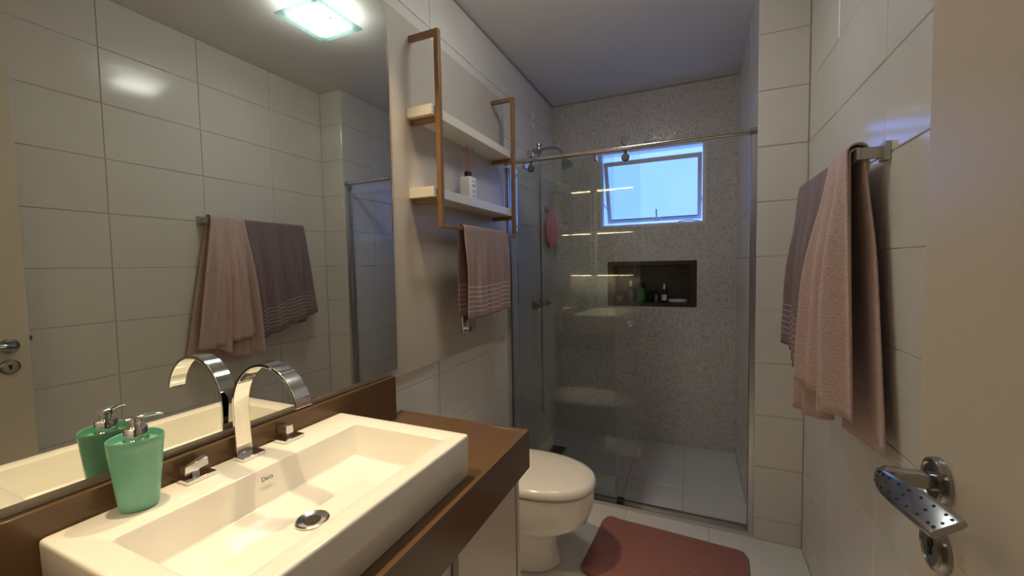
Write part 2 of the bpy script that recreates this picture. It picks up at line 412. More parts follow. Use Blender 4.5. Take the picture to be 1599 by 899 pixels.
sashbar(sx0+0.028, sx1-0.028, 0.05, 0.064, 'gasket', 'black', 0.012, 0.0155)
hp = sashpt(0.03, 0.014)
g = G(); g.box(0.745, 0.80, hp.y-0.02, hp.y, hp.z-0.014, hp.z+0.012); g.tube([(0.772, hp.y-0.02, hp.z), (0.772, hp.y-0.035, hp.z+0.005), (0.770, hp.y-0.03, hp.z+0.075)], 0.006, 8)
g.build('handle', 'white_alu', wn, bevel=0.002)
for x in (WX0+fw_+0.002, WX1-fw_-0.004):
    G().tube([(x, YB+0.05, 1.80), (x, sashpt(0.25, 0).y, sashpt(0.25, 0).z)], 0.004, 6).build('stay_arm', 'aluminium', wn)
tag(G().tube([(0.93, YB+0.03, WZ0+0.019), (0.97, YB+0.028, WZ0+0.026), (1.01, YB+0.026, WZ0+0.028), (1.05, YB+0.03, WZ0+0.022), (1.075, YB+0.03, WZ0+0.019)], 0.003, 6).build('cord', 'black', smooth=True),
    'short black cord lying on the window sill', 'cord')

# ------------------------------------------------------------------ mirror wall
tag(BX(0.0, 0.020, YF, 2.232, 0.923, 2.292).build('wall_panel', 'panel', bevel=0.001), 'greige laminate panel on the wall behind mirror and shelf', 'panel')
mr = tag(empty('mirror', (0.03, 0.6, 0.9587)), 'large frameless wall mirror above the basin', 'mirror')
BX(0.0215, 0.0342, YF+0.003, 1.2155, 0.9587, 2.262).build('backing', 'panel_edge', mr)
BX(0.0342, 0.0345, YF+0.003, 1.2155, 0.9587, 2.262).build('mirror_glass', 'mirror', mr)
g = BX(0.0215, 0.0350, 1.2155, 1.2165, 0.9587, 2.262); g.build('polished_edge', 'aluminium', mr)

# wall-mounted copper shelf: two frames, bottom rail, two boards, bearers
sh = tag(empty('wall_shelf', (0.02, 1.72, 1.49)), 'copper-coloured metal frame wall shelf with two pale boards beside mirror', 'shelf')
B = 0.02; FX = 0.156; FZ0, FZ1 = 1.487, 2.232
for yc in (1.365, 2.072):
    ya, yb_ = yc-B/2, yc+B/2
    g = G(); poly = [(0.0205, FZ1-B), (FX-B, FZ1-B), (FX-B, FZ0), (FX, FZ0), (FX, FZ1), (0.0205, FZ1)]
    g.prism(poly, ya, yb_, 'y'); fr = g.build('frame', 'copper_metal', sh, bevel=0.0015)
    for zb in (1.9105, 1.6025):
        BX(0.0205, FX-B, ya, yb_, zb-B, zb).build('bearer', 'copper_metal', sh, bevel=0.0012)
BX(FX-B, FX, 1.375, 2.062, FZ0, FZ0+0.017).build('towel_rail', 'copper_metal', sh, bevel=0.0015)
for zb in (1.911, 1.603):
    BX(0.0205, 0.134, 1.333, 2.104, zb, zb+0.038).build('board', 'shelf_white', sh, bevel=0.0012)

# lit shelf unit on the front wall, above the end of the worktop
su = tag(empty('lit_shelf_unit', (0.25, 0.02, 1.20)), 'pale open shelf unit with warm strip lights on wall beside doorway', 'shelf')
LX0, LX1, LY0, LY1 = 0.046, 0.475, YF+0.002, 0.075
BX(LX0, LX1, LY0, LY0+0.012, 1.222, 2.44).build('back_panel', 'unit_back', su)
for x in (LX0, LX1-0.018): BX(x, x+0.018, LY0+0.012, LY1, 1.222, 2.44).build('side_panel', 'shelf_white', su)
for z in (1.222, 1.676, 2.136, 2.42):
    BX(LX0+0.018, LX1-0.018, LY0+0.012, LY1, z, z+0.02).build('board', 'shelf_white', su)
for z in (1.222, 1.676, 2.136):
    BX(LX0+0.028, LX1-0.028, 0.028, 0.042, z-0.007, z-0.0005).build('strip_light', 'led', su)

# ------------------------------------------------------------------ vanity
CT = 0.7802
g = G(); poly = [(0.0, CT), (0.5346, CT), (0.5346, 0.650), (0.5146, 0.650), (0.5146, CT-0.025), (0.0, CT-0.025)]
g.prism(poly, YF+0.002, 1.2514, 'y'); g.box(0.0, 0.5346, 1.2514, 1.2714, 0.650, CT)
tag(g.build('worktop', 'stone', origin=(0.27, 0.6, 0.65), bevel=0.0012), 'glossy brown stone worktop with deep dark apron', 'worktop')
tag(BX(0.0212, 0.0425, YF+0.002, 1.1925, CT+0.0003, 0.938).build('backsplash', 'stone', bevel=0.001), 'narrow dark stone backsplash strip under the mirror', 'backsplash')
vc = tag(empty('vanity_cabinet', (0.25, 0.6, 0.15)), 'greige laminate vanity cabinet under the stone worktop', 'cabinet')
g = G(); g.box(0.006, 0.478, YF+0.004, 1.228, 0.15, 0.168); g.box(0.006, 0.018, YF+0.004, 1.228, 0.168, 0.74); g.box(0.018, 0.478, YF+0.004, 1.228, 0.70, 0.716)
g.build('body', 'cabinet', vc)
for y in (YF+0.004, 1.229): BX(0.006, 0.503, y, y+0.02, 0.15, 0.745).build('side_panel', 'cabinet', vc, bevel=0.001)
G().prism([(0.80, 0.645), (0.80, 0.607), (0.862, 0.607), (0.862, 0.17), (1.222, 0.17), (1.222, 0.645)], 0.482, 0.50, 'x').build('door', 'cabinet', vc, bevel=0.0008)
BX(0.482, 0.50, 0.40, 0.797, 0.17, 0.645).build('door', 'cabinet', vc, bevel=0.0008)
BX(0.482, 0.50, YF+0.026, 0.397, 0.17, 0.645).build('door', 'cabinet', vc, bevel=0.0008)
BX(0.458, 0.477, 0.797, 0.866, 0.17, 0.60).build('finger_pull', 'panel_edge', vc)
BX(0.460, 0.481, 0.80, 0.862, 0.600, 0.6065).build('pull_painted_shadow', 'dark_gap', vc)  # dark strip painted in for the shadow at the recess top

# basin
bs = tag(empty('wash_basin', (0.27, 0.61, CT)), 'white rectangular ceramic countertop basin', 'basin')
bx0, bx1, by0, by1, bzt = 0.046, 0.500, 0.285, 0.930, 0.8913
ix0, ix1, iy0, iy1, izb = 0.163, 0.455, 0.333, 0.874, 0.812
def rr(x0, x1, y0, y1, z, r, n=5):
    pts = []
    for cx, cy, a0 in ((x1-r, y1-r, 0), (x0+r, y1-r, 90), (x0+r, y0+r, 180), (x1-r, y0+r, 270)):
        for k in range(n+1):
            a = math.radians(a0 + 90*k/n); pts.append(Vector((cx+r*math.cos(a), cy+r*math.sin(a), z)))
    return pts
R_ = [rr(bx0+.004, bx1-.004, by0+.004, by1-.004, CT+0.0005, .004), rr(bx0+.002, bx1-.002, by0+.002, by1-.002, CT+.004, .006), rr(bx0, bx1, by0, by1, bzt-.008, .008),
      rr(bx0+.0008, bx1-.0008, by0+.0008, by1-.0008, bzt-.003, .008), rr(bx0+.003, bx1-.003, by0+.003, by1-.003, bzt-.0007, .008), rr(bx0+.007, bx1-.007, by0+.007, by1-.007, bzt, .008),
      rr(ix0-.004, ix1+.004, iy0-.004, iy1+.004, bzt, .008), rr(ix0, ix1, iy0, iy1, bzt-.002, .008), rr(ix0+.002, ix1-.002, iy0+.002, iy1-.002, bzt-.007, .008),
      rr(ix0+.014, ix1-.012, iy0+.022, iy1-.022, izb+.006, .010), rr(ix0+.0165, ix1-.0145, iy0+.0245, iy1-.0245, izb+.002, .011), rr(ix0+.021, ix1-.019, iy0+.029, iy1-.029, izb+.0005, .012), rr(ix0+.05, ix1-.05, iy0+.06, iy1-.06, izb, .012)]
G().rings(R_).build('bowl', 'ceramic', bs, smooth=True)
DR = (0.322, 0.588, izb)
dr = G().lathe([(0.033, 0.0012), (0.033, 0.004), (0.030, 0.0055), (0.020, 0.0035), (0.0165, 0.0022), (0.0165, 0.0015)], DR, n=32).build('drain', 'steel', bs, smooth=True)
G().lathe([(0.0163, 0.0016), (0.0163, 0.0030), (0.002, 0.0032)], DR, n=24).build('drain_hole', 'dark_gap', dr)
def text_mesh(name, s, size, mname, parent, loc, rot, ext=0.0002):
    cu = bpy.data.curves.new(name, 'FONT'); cu.body = s; cu.size = size; cu.extrude = ext; cu.align_x = 'CENTER'; cu.align_y = 'CENTER'
    tmp = bpy.data.objects.new(name+'_tmp', cu); COL.objects.link(tmp)
    dg = bpy.context.evaluated_depsgraph_get(); me = bpy.data.meshes.new_from_object(tmp.evaluated_get(dg)); bpy.data.objects.remove(tmp)
    me.materials.clear(); me.materials.append(MATS[mname])
    o = bpy.data.objects.new(name, me); COL.objects.link(o); o.parent = parent
    o.location = Vector(loc) - world_of(parent); o.rotation_euler = rot
    return o
text_mesh('logo', 'Deca', 0.013, 'logo_ink', bs, (0.1712, 0.600, 0.868), (math.radians(83), 0, PI/2))

# faucet: flat ribbon spout and two square handles
fc = tag(empty('basin_faucet', (0.070, 0.622, bzt)), 'chrome ribbon-shaped arched faucet spout on basin rim', 'faucet')
BX(0.041, 0.099, 0.5945, 0.6495, bzt+.0003, bzt+0.009).build('base_plate', 'chrome', fc, bevel=0.001)
path = [(0.061, bzt+0.009), (0.0575, 0.95), (0.056, 1.00)]
cxr, czr, rr_ = 0.164, 1.012, 0.108
for k in range(25):
    a = math.radians(180 - 168*k/24); path.append((cxr + rr_*math.cos(a), czr + rr_*math.sin(a)))
g = G(); rings = []
for i, (x, z) in enumerate(path):
    p0, p1 = path[max(i-1, 0)], path[min(i+1, len(path)-1)]
    d = Vector((p1[0]-p0[0], 0, p1[1]-p0[1])).normalized(); n_ = Vector((-d.z, 0, d.x)); hw = 0.0185; th_ = 0.004
    c = Vector((x, 0.622, z))
    rings.append([c + n_*th_ + Vector((0, hw, 0)), c - n_*th_ + Vector((0, hw, 0)), c - n_*th_ - Vector((0, hw, 0)), c + n_*th_ - Vector((0, hw, 0))])
g.rings(rings).build('spout', 'chrome', fc, bevel=0.0012)
e = path[-1]
BX(e[0]-0.0025, e[0]+0.0025, 0.610, 0.634, e[1]-0.0028, e[1]-0.0002).build('aerator', 'dark_gap', fc)
for (hx, hy, lab) in ((0.064, 0.512, 'chrome square tap handle between soap dispenser and faucet'), (0.070, 0.728, 'chrome square tap handle between faucet and basin end')):
    h = tag(empty('tap_handle', (hx, hy, bzt)), lab, 'tap', 'tap handles on the basin')
    BX(hx-.030, hx+.030, hy-.0285, hy+.0285, bzt+.0003, bzt+0.009).build('base_plate', 'chrome', h, bevel=0.001)
    BX(hx-.007, hx+.007, hy-.007, hy+.007, bzt+0.009, bzt+0.018).build('stem', 'chrome', h)
    s_ = 1 if hy > .6 else -1
    if s_ < 0: poly = [(hy-.021, bzt+.013), (hy+.024, bzt+.020), (hy+.024, bzt+.038), (hy-.021, bzt+.031)]
    else: poly = [(hy-.014, bzt+.012), (hy+.016, bzt+.012), (hy+.016, bzt+.036), (hy-.014, bzt+.036)]
    if s_ < 0: G().prism(poly, hx-.009, hx+.009, 'x').build('lever', 'chrome', h, bevel=0.001)
    else: BX(hx-.024, hx+.012, hy-.010, hy+.010, bzt+.013, bzt+.037).build('lever', 'chrome', h, bevel=0.001)

# soap dispenser: almond-shaped tapered cup with inset lid and chrome pump
sd = tag(empty('soap_dispenser', (0.088, 0.405, bzt)), 'mint green soap dispenser with chrome pump on basin rim', 'dispenser')
SC = Vector((0.088, 0.405, 0)); rot = math.radians(-8)
def almond(s, z, sx=1.0, lean=0.0, n=40):
    pts = []
    for k in range(n):
        a = 2*PI*k/n
        y = math.cos(a); x = math.sin(a)
        y = math.copysign(abs(y)**0.9, y); wd = 0.040*(1 + 0.15*y)
        x = math.copysign(abs(x)**(1.15 if y < 0 else 0.85), x)
        p = Vector((x*wd*sx*s, y*0.0415*s + lean, 0))
        q_ = Vector((p.x*math.cos(rot)-p.y*math.sin(rot), p.x*math.sin(rot)+p.y*math.cos(rot), 0))
        pts.append(SC + q_ + Vector((0, 0, z)))
    return pts
zz = bzt
prof = [(0.60, 0.0005), (0.665, 0.002), (0.70, 0.007), (0.76, 0.03), (0.86, 0.07), (0.95, 0.11), (0.975, 0.120), (0.985, 0.1205), (1.0, 0.134), (0.99, 0.1352), (0.955, 0.1345), (0.925, 0.122)]
body = G().rings([almond(s, zz+h) for s, h in prof]).build('cup', 'mint', sd, smooth=True)
pc = SC + Vector((0.0, 0.002, zz))
G().lathe([(0.0195, 0.1222), (0.0195, 0.130), (0.0180, 0.1315), (0.0175, 0.150), (0.0165, 0.152), (0.009, 0.1525)], pc, n=28).build('collar', 'chrome', sd, smooth=True)
G().lathe([(0.0085, 0.1525), (0.0085, 0.160), (0.0105, 0.161), (0.0105, 0.171), (0.009, 0.172)], pc, n=20).build('pump_head', 'chrome', sd, smooth=True)
nz = G(); rings = []
for d_, zc, hw, hh in ((-.012, .1685, .0095, .0045), (.0, .1695, .010, .005), (.015, .171, .008, .0035), (.033, .1705, .005, .0025), (.041, .1675, .0045, .002)):
    dr_ = Vector((0.45, 0.89, 0)); sdv = Vector((-0.89, 0.45, 0)); c = pc + dr_*d_ + Vector((0, 0, zc))
    rings.append([c + sdv*hw*math.cos(a) + Vector((0, 0, hh*math.sin(a))) for a in [2*PI*k/12 for k in range(12)]])
nz.rings(rings).build('nozzle', 'chrome', sd, smooth=True)

# ------------------------------------------------------------------ toilet
to = tag(empty('toilet', (0.35, 1.71, 0)), 'white ceramic toilet with closed rounded lid', 'toilet')
TYC = 1.71
def dshape(xb, xf, hw, z, n=48, p=2.2, bl=0.45):
    """rounded outline: straight sides at the back, elliptical front"""
    pts = []; xm = xb + (xf-xb)*bl
    for k in range(n):
        a = 2*PI*k/n; c, s = math.cos(a), math.sin(a)
        if c >= 0: x = xm + (xf-xm)*abs(c)**(2/p); y = hw*math.copysign(abs(s)**(2/p), s)
        else: x = xm - (xm-xb)*abs(c)**(2/4.0); y = hw*(0.86+0.14*(1-abs(c)))*math.copysign(abs(s)**(2/3.2), s)
        pts.append(Vector((x, TYC+y, z)))
    return pts
bowl = [(0.10, .492, .118, 0.0005), (0.10, .497, .122, .010), (0.10, .490, .118, .03), (0.10, .478, .112, .08), (0.10, .478, .114, .14), (0.10, .505, .134, .172), (0.10, .572, .165, .198),
        (0.10, .626, .184, .236), (0.10, .646, .190, .295), (0.10, .650, .190, .345), (0.10, .650, .190, .366), (0.10, .642, .184, .371)]
G().rings([dshape(*a) for a in bowl]).build('bowl', 'toilet_ceramic', to, smooth=True)
G().rings([dshape(.12, .632, .174, .3712), dshape(.12, .632, .174, .3795)]).build('bumper_gap', 'dark_gap', to)
lid = [(.11, .650, .189, .3797), (.11, .656, .193, .382), (.11, .658, .195, .390), (.11, .655, .193, .404), (.11, .644, .186, .414), (.115, .615, .170, .4195), (.13, .52, .12, .4235), (.2, .40, .05, .4245)]
G().rings([dshape(*a) for a in lid]).build('lid', 'toilet_plastic', to, smooth=True)
for s_ in (-1, 1):
    G().lathe([(0.014, 0), (0.014, 0.05), (0.012, 0.053)], (0.115, TYC+s_*0.07, 0.3715), n=16).build('hinge', 'chrome', to, smooth=True)
G().tube([(0.02, TYC, .33), (0.11, TYC, .33)], 0.024, 16).build('flush_pipe', 'white_plastic', to)
fv = tag(empty('flush_valve', (0.02, 1.765, 1.06)), 'chrome flush valve plate on panel under hand towel', 'valve')
BX(0.0205, 0.030, 1.700, 1.815, 1.003, 1.118).build('plate', 'chrome', fv, bevel=0.004)
G().lathe([(0.042, 0.0), (0.042, 0.014), (0.036, 0.019), (0.02, 0.02)], (0.030, 1.7575, 1.0605), 'x', 28).build('button', 'steel', fv, smooth=True)

# ------------------------------------------------------------------ bath mat
rg = G()
RC = Vector((0.930, 1.885, 0)); ra = math.radians(-3)
def rugfn(u, v):
    x, y = (u-.5)*0.66, (v-.5)*0.455
    # rounded corners
    ax, ay = abs(x)/0.33, abs(y)/0.2275
    k = max(0, ax+ay-1.80); x *= 1-0.22*k; y *= 1-0.22*k
    ed = min(1, min(1-ax, 1-ay)*14)
    z = 0.004 + 0.013*ed**0.5 + 0.003*math.sin(7*u+2*v)*math.sin(5*v+1) + (0.006*math.exp(-((u-.06)/.05)**2)) + 0.010*math.exp(-((u)/.06)**2-((v)/.2)**2)
    return RC + Vector((x*math.cos(ra)-y*math.sin(ra), x*math.sin(ra)+y*math.cos(ra), max(0.003, z)))
rg.sheet(rugfn, 60, 44, lambda u, v: (u, v))
tag(rg.build('bath_mat', 'rug', smooth=True, solid=0.004), 'dusty red ribbed bath mat on the white floor tiles', 'mat')

# ------------------------------------------------------------------ towels
def smooth01(x): x = max(0, min(1, x)); return x*x*(3-2*x)
def towel_sheet(g, bx, bz, r, sgn, ytop, yfront, yback, Lf, Lb, fold, nfold, ph, bulge=0.0, nu=72, skew=1.0, backfold=0.25, backout=0.0):
    """cloth over a bar along y. sgn: direction of the front flap in x. ytop/yfront/yback: y-ranges at bar, front hem, back hem.
       Lf, Lb: flap lengths as functions of u"""
    nf, na, nb = 34, 8, 28
    def fn(u, v):
        j = v*(nf+na+nb)
        if j <= nf:
            d = 1 - j/nf; L = Lf(u); k = d**skew
            y = (ytop[0]+(yfront[0]-ytop[0])*k)*(1-u) + (ytop[1]+(yfront[1]-ytop[1])*k)*u
            w_ = fold*smooth01(d*1.6+0.12)*(0.5+0.5*math.sin(2*PI*nfold*u + ph + 0.8*d)) + fold*0.35*smooth01(d*1.4)*math.sin(2*PI*nfold*2.3*u+ph*2+1.3*d)
            return Vector((bx + sgn*(r + (bulge(u) if callable(bulge) else bulge)*d**0.7 + max(w_, -r*0.2)*(smooth01(u*4+.1) if callable(bulge) else 1)), y, bz - d*L))
        if j <= nf+na:
            a = (j-nf)/na*PI; y = ytop[0]*(1-u)+ytop[1]*u
            k = fold*smooth01(0.12)*(0.5+0.5*math.sin(2*PI*nfold*u+ph))*max(0, math.cos(a))
            return Vector((bx + sgn*(r*math.cos(a) + k), y, bz + r*math.sin(a)*1.0))
        d = (j-nf-na)/nb; L = Lb(u)
        y = (ytop[0]+(yback[0]-ytop[0])*d)*(1-u) + (ytop[1]+(yback[1]-ytop[1])*d)*u
        w_ = fold*backfold*smooth01(d*2)*(0.5+0.5*math.sin(2*PI*nfold*u+ph+1))
        return Vector((bx - sgn*(r + w_ + backout*smooth01(d*2.5)), y, bz - d*L))
    def uvf(u, v):
        j = v*(nf+na+nb); L = Lf(u)
        return (u, (j/nf)*L if j <= nf else (5 if j < nf+na else (1-(j-nf-na)/nb)*Lb(u)))
    g.sheet(fn, nu, nf+na+nb, uvf)

# towel bar on the right wall
BARX, BARZ = 1.440, 1.611
tb = tag(empty('towel_bar', (1.47, 1.69, BARZ)), 'square chrome towel bar on the white tiled wall', 'towel bar')
BX(BARX-0.005, BARX+0.005, 1.388, 1.985, BARZ-0.015, BARZ+0.015).build('bar', 'bar_metal', tb, bevel=0.001)
for y in (1.393, 1.980):
    BX(BARX+0.005, W-0.010, y-0.005, y+0.005, BARZ-0.015, BARZ+0.015).build('arm', 'bar_metal', tb, bevel=0.001)
    BX(W-0.014, W-0.0005, y-0.019, y+0.019, BARZ-0.024, BARZ+0.024).build('wall_plate', 'bar_metal', tb, bevel=0.0015)
g = G()
towel_sheet(g, BARX, BARZ+0.002, 0.0165, -1, (1.404, 1.588), (1.330, 1.640), (1.268, 1.580), lambda u: 0.70+0.085*u-0.015*math.sin(9*u), lambda u: 0.765+0.04*u, 0.042, 3.1, 0.9, lambda u: 0.022*u, backfold=0.05, backout=0.012)
towel_sheet(g, BARX, BARZ+0.008, 0.0235, -1, (1.400, 1.530), (1.300, 1.590), (1.396, 1.530), lambda u: 0.705-0.055*u, lambda u: 0.06, 0.042, 1.9, 4.4, lambda u: 0.004+0.040*u, backfold=0.0)
tag(g.build('bath_towel', 'terry_pink', smooth=True, solid=0.005), 'thick pale pink terry towel hanging on the towel bar', 'towel')
g = G()
towel_sheet(g, BARX, BARZ+0.002, 0.0165, -1, (1.592, 1.985), (1.652, 2.040), (1.62, 1.99), lambda u: 0.685-0.115*u, lambda u: 0.50, 0.034, 2.6, 2.2, 0.022, backfold=0.15)
tag(g.build('bath_towel', 'terry_mauve', smooth=True, solid=0.004), 'mauve terry towel with pale stripes along its hem on towel bar', 'towel')
rh = tag(empty('square_hook', (W, 1.985, 1.0)), 'small square chrome hook on tiles below the mauve towel', 'hook')
BX(W-0.008, W-0.0005, 1.965, 2.005, 0.975, 1.015).build('plate', 'satin', rh, bevel=0.0015)
BX(W-0.045, W-0.008, 1.979, 1.991, 0.989, 1.001).build('peg', 'satin', rh, bevel=0.001)
BX(W-0.052, W-0.045, 1.975, 1.995, 0.985, 1.010).build('knob', 'satin', rh, bevel=0.001)
# hand towel on the shelf's rail
g = G()
towel_sheet(g, FX-B/2, FZ0+0.009, 0.0145, 1, (1.508, 1.945), (1.500, 1.945), (1.512, 1.93), lambda u: 0.382+0.006*math.sin(5*u), lambda u: 0.375, 0.016, 3.2, 1.0, 0.003, backfold=0.3)
tag(g.build('hand_towel', 'terry_hand', smooth=True, solid=0.004), 'dusty rose hand towel with striped hem on copper shelf rail', 'towel')

# reed diffuser
rd = tag(empty('reed_diffuser', (0.085, 1.685, 1.641)), 'white reed diffuser bottle with black cap on lower shelf board', 'diffuser')
dz = 1.6415
R_ = [rr(.058, .112, 1.655, 1.715, dz, .006), rr(.057, .113, 1.654, 1.716, dz+.003, .007), rr(.057, .113, 1.654, 1.716, dz+.096, .007), rr(.060, .110, 1.657, 1.713, dz+.102, .008), rr(.070, .100, 1.670, 1.700, dz+.104, .008)]
G().rings(R_).build('bottle', 'white_plastic', rd, smooth=True)
G().lathe([(.0165, .104), (.0165, .126), (.0155, .128)], (.085, 1.685, dz), n=20).build('cap', 'black', rd, smooth=True)
for k, (dx, dy) in enumerate(((-.012, -.022), (.010, -.016), (0, -.004), (-.006, .014), (.012, .026))):
    G().tube([(.085+dx*.15, 1.685+dy*.15, dz+.120), (.085+dx, 1.685+dy, dz+.235+.006*(k % 3))], .0016, 6).build('reed', 'reed', rd)
g = G()
for zc, hw, hh in ((.082, .018, .0015), (.062, .014, .004), (.040, .020, .0012), (.033, .018, .0012), (.016, .012, .002)):
    g.box(.1131, .1134, 1.688-hw, 1.688+hw, dz+zc-hh, dz+zc+hh)
g.build('label_print', 'print_grey', rd)

# ------------------------------------------------------------------ shower enclosure
RY, RZ = 2.246, 1.938
se = tag(empty('shower_screen', (0.33, 2.29, 0)), 'fixed clear glass shower panel with steel top rail and floor track', 'shower screen')
BX(0.014, 0.641, 2.285, 2.293, 0.016, 1.918).build('glass_panel', 'shower_glass', se)
g = G().tube([(0.004, RY, RZ), (W2-0.004, RY, RZ)], 0.0125, 16); g.build('rail', 'steel', se, smooth=True)
for x0, x1 in ((0.001, 0.028), (W2-0.03, W2-0.001)):
    G().tube([(x0, RY, RZ), (x1, RY, RZ)], 0.0165, 16).build('rail_socket', 'satin', se, smooth=True)
for x in (0.136, 0.545):
    BX(x-.009, x+.009, RY+.002, 2.301, RZ-.040, RZ-.0115).build('clip', 'steel', se, bevel=0.002)
g = G(); g.box(0.002, W2-.002, 2.236, 2.306, 0.0005, 0.008); g.box(0.002, W2-.002, 2.236, 2.242, 0.008, 0.020); g.box(0.002, W2-.002, 2.276, 2.2835, 0.008, 0.022); g.box(0.002, W2-.002, 2.2945, 2.301, 0.008, 0.022)
g.build('floor_track', 'aluminium', se)
g = G(); g.box(0.0005, 0.004, 2.272, 2.306, 0.02, 1.918); g.box(0.004, 0.024, 2.272, 2.283, 0.02, 1.918); g.box(0.004, 0.024, 2.295, 2.306, 0.02, 1.918)
g.build('wall_profile', 'aluminium', se)
g = G(); g.box(W2-.004, W2-.0005, 2.240, 2.290, 0.02, 1.93); g.box(W2-.022, W2-.004, 2.240, 2.246, 0.02, 1.93); g.box(W2-.022, W2-.004, 2.284, 2.290, 0.02, 1.93)
g.build('wall_profile', 'aluminium', se)
sdr = tag(empty('sliding_shower_door', (0.44, GY, 0.02)), 'clear sliding glass shower door on steel rollers, pushed open', 'shower door')
BX(0.080, 0.781, GY, GY+.008, 0.022, 1.912).build('glass', 'shower_glass', sdr)
for x in (0.176, 0.707):
    G().lathe([(0.004, -.012), (0.016, -.012), (0.021, -.008), (0.021, .008), (0.016, .012), (0.004, .012)], (x, RY, RZ+0.034), 'y', 24).build('roller', 'satin', sdr, smooth=True)
    BX(x-.0085, x+.0085, RY+.014, RY+.0155, RZ-.055, RZ+.045).build('hanger', 'satin', sdr)
    G().lathe([(0.004, -.012), (0.017, -.012), (0.021, -.006), (0.021, .0)], (x, GY-.0005, RZ-0.046), 'y', 24).build('clamp_disc', 'satin', sdr, smooth=True)
G().lathe([(0.006, 0), (0.006, -.014), (0.011, -.016), (0.0145, -.024), (0.0135, -.032), (0.009, -.036)], (0.730, GY, 1.02), 'y', 24).build('knob', 'chrome', sdr, smooth=True)
G().lathe([(0.006, 0), (0.006, .006), (0.0135, .008), (0.012, .012)], (0.730, GY+.008, 1.02), 'y', 20).build('knob', 'chrome', sdr, smooth=True)
tag(BX(0.656, 0.690, 2.243, 2.276, 0.0085, 0.044).build('door_guide', 'black', bevel=0.003), 'black plastic door guide on the shower floor track', 'guide')

# shower fittings on the left wall
sw = tag(empty('wall_shower', (0.0, 2.757, 2.13)), 'chrome shower head on curved arm with hanging hand spray hose', 'shower head')
y = 2.757
G().lathe([(0.028, 0), (0.028, .004), (0.014, .012)], (0.0005, y, 2.127), 'x', 24).build('wall_flange', 'chrome', sw, smooth=True)
pts = [(0.01, y, 2.127)] + [(0.03+.13*k/6, y, 2.130+.012*math.sin(PI*k/8)) for k in range(7)] + [(0.185, y, 2.128), (0.205, y, 2.105), (0.222, y, 2.068)]
G().tube(pts, 0.009, 12).build('arm', 'satin', sw, smooth=True)
g = G().tube([(0.218, y, 2.078), (0.228, y, 2.05), (0.236, y, 2.030), (0.248, y, 2.004), (0.250, y, 2.0)], [0.012, 0.015, 0.030, 0.043, 0.041], 24); g.build('spray_head', 'satin', sw, smooth=True)
g = G().tube([(0.045, y-.062, 2.127), (0.045, y+.03, 2.127)], 0.011, 12); g.tube([(0.045, y, 2.10), (0.045, y, 2.165)], 0.011, 12); g.lathe([(0.012, 0), (0.02, .004), (0.02, .014), (0.012, .018)], (0.045, y, 2.162), 'z', 16)
g.build('diverter', 'satin', sw, smooth=True)
hs = G().tube([(0.047, y-.058, 2.127), (0.062, y-.058, 2.118), (0.070, y-.059, 2.08), (0.071, y-.060, 1.9), (0.071, y-.060, 1.5), (0.072, y-.060, 1.0), (0.071, y-.059, 0.6), (0.07, y-.058, 0.465)], 0.0052, 8).build('hose', 'hose', sw, smooth=True)
G().tube([(0.07, y-.058, 0.47), (0.07, y-.058, 0.45), (0.07, y-.058, 0.355)], [0.007, 0.0105, 0.0115], 12).build('hand_spray', 'satin', sw, smooth=True)
G().lathe([(0.012, -.012), (0.022, -.010), (0.023, .006), (0.018, .010)], (0.072, y-.058, 0.325), 'x', 20).build('spray_face', 'satin', sw, smooth=True)
mx_ = tag(empty('shower_mixer', (0.0, 2.80, 1.056)), 'chrome two-handle shower mixer on the shower wall', 'mixer')
G().tube([(0.04, 2.70, 1.056), (0.04, 2.90, 1.056)], 0.016, 14).build('body', 'satin', mx_, smooth=True)
for yy in (2.73, 2.87):
    G().lathe([(0.028, 0), (0.028, .006), (0.015, .010), (0.015, .03)], (0.0005, yy, 1.056), 'x', 20).build('flange', 'satin', mx_, smooth=True)
for yy, s_ in ((2.70, -1), (2.90, 1)):
    g = G().tube([(0.04, yy, 1.056), (0.04, yy+s_*.03, 1.056)], 0.019, 14); g.tube([(0.04, yy+s_*.018, 1.03), (0.04, yy+s_*.018, 1.085)], 0.007, 8); g.tube([(0.015, yy+s_*.018, 1.056), (0.07, yy+s_*.018, 1.056)], 0.007, 8)
    g.build('handle', 'satin', mx_, smooth=True)
hk = tag(empty('wall_hook', (0.0, 3.01, 1.76)), 'round chrome robe hook on the shower wall', 'hook')
G().lathe([(0.025, 0), (0.025, .006), (0.020, .010)], (0.0005, 3.01, 1.757), 'x', 20).build('rosette', 'satin', hk, smooth=True)
G().tube([(0.01, 3.01, 1.757), (0.045, 3.01, 1.752), (0.055, 3.01, 1.765)], 0.006, 10).build('peg', 'satin', hk, smooth=True)
g = G(); rings = []
for k in range(15):
    d_ = k/14; zc = 1.758 - 0.27*d_; hw = 0.012+0.062*math.sin(PI*min(1, d_*.62+.05))**1.2; dep = 0.010+0.028*math.sin(PI*min(1, d_*.75+.05))
    ring = []
    for i in range(28):
        a = 2*PI*i/28; rfl = 1+0.16*math.sin(7*a+5*d_)*min(1, d_*3)
        ring.append(Vector((0.045+dep*math.cos(a)*rfl, 3.012+0.02*d_+hw*math.sin(a)*rfl, zc + 0.018*math.sin(3*a+2)*d_)))
    rings.append(ring)
tag(g.rings(rings).build('bath_puff', 'pink_mesh', smooth=True), 'pink gathered mesh bath puff hanging on the shower hook', 'bath puff')
pl = tag(empty('wall_outlet_plate', (0.0, 2.754, 2.31)), 'white blank wall plate with small cable hole above shower', 'wall plate')
BX(0.0005, 0.006, 2.718, 2.792, 2.29, 2.40).build('plate', 'white_plastic', pl, bevel=0.002)
G().lathe([(0.007, 0), (0.007, .003), (0.004, .004)], (0.006, 2.762, 2.345), 'x', 14).build('cable_hole', 'print_grey', pl)
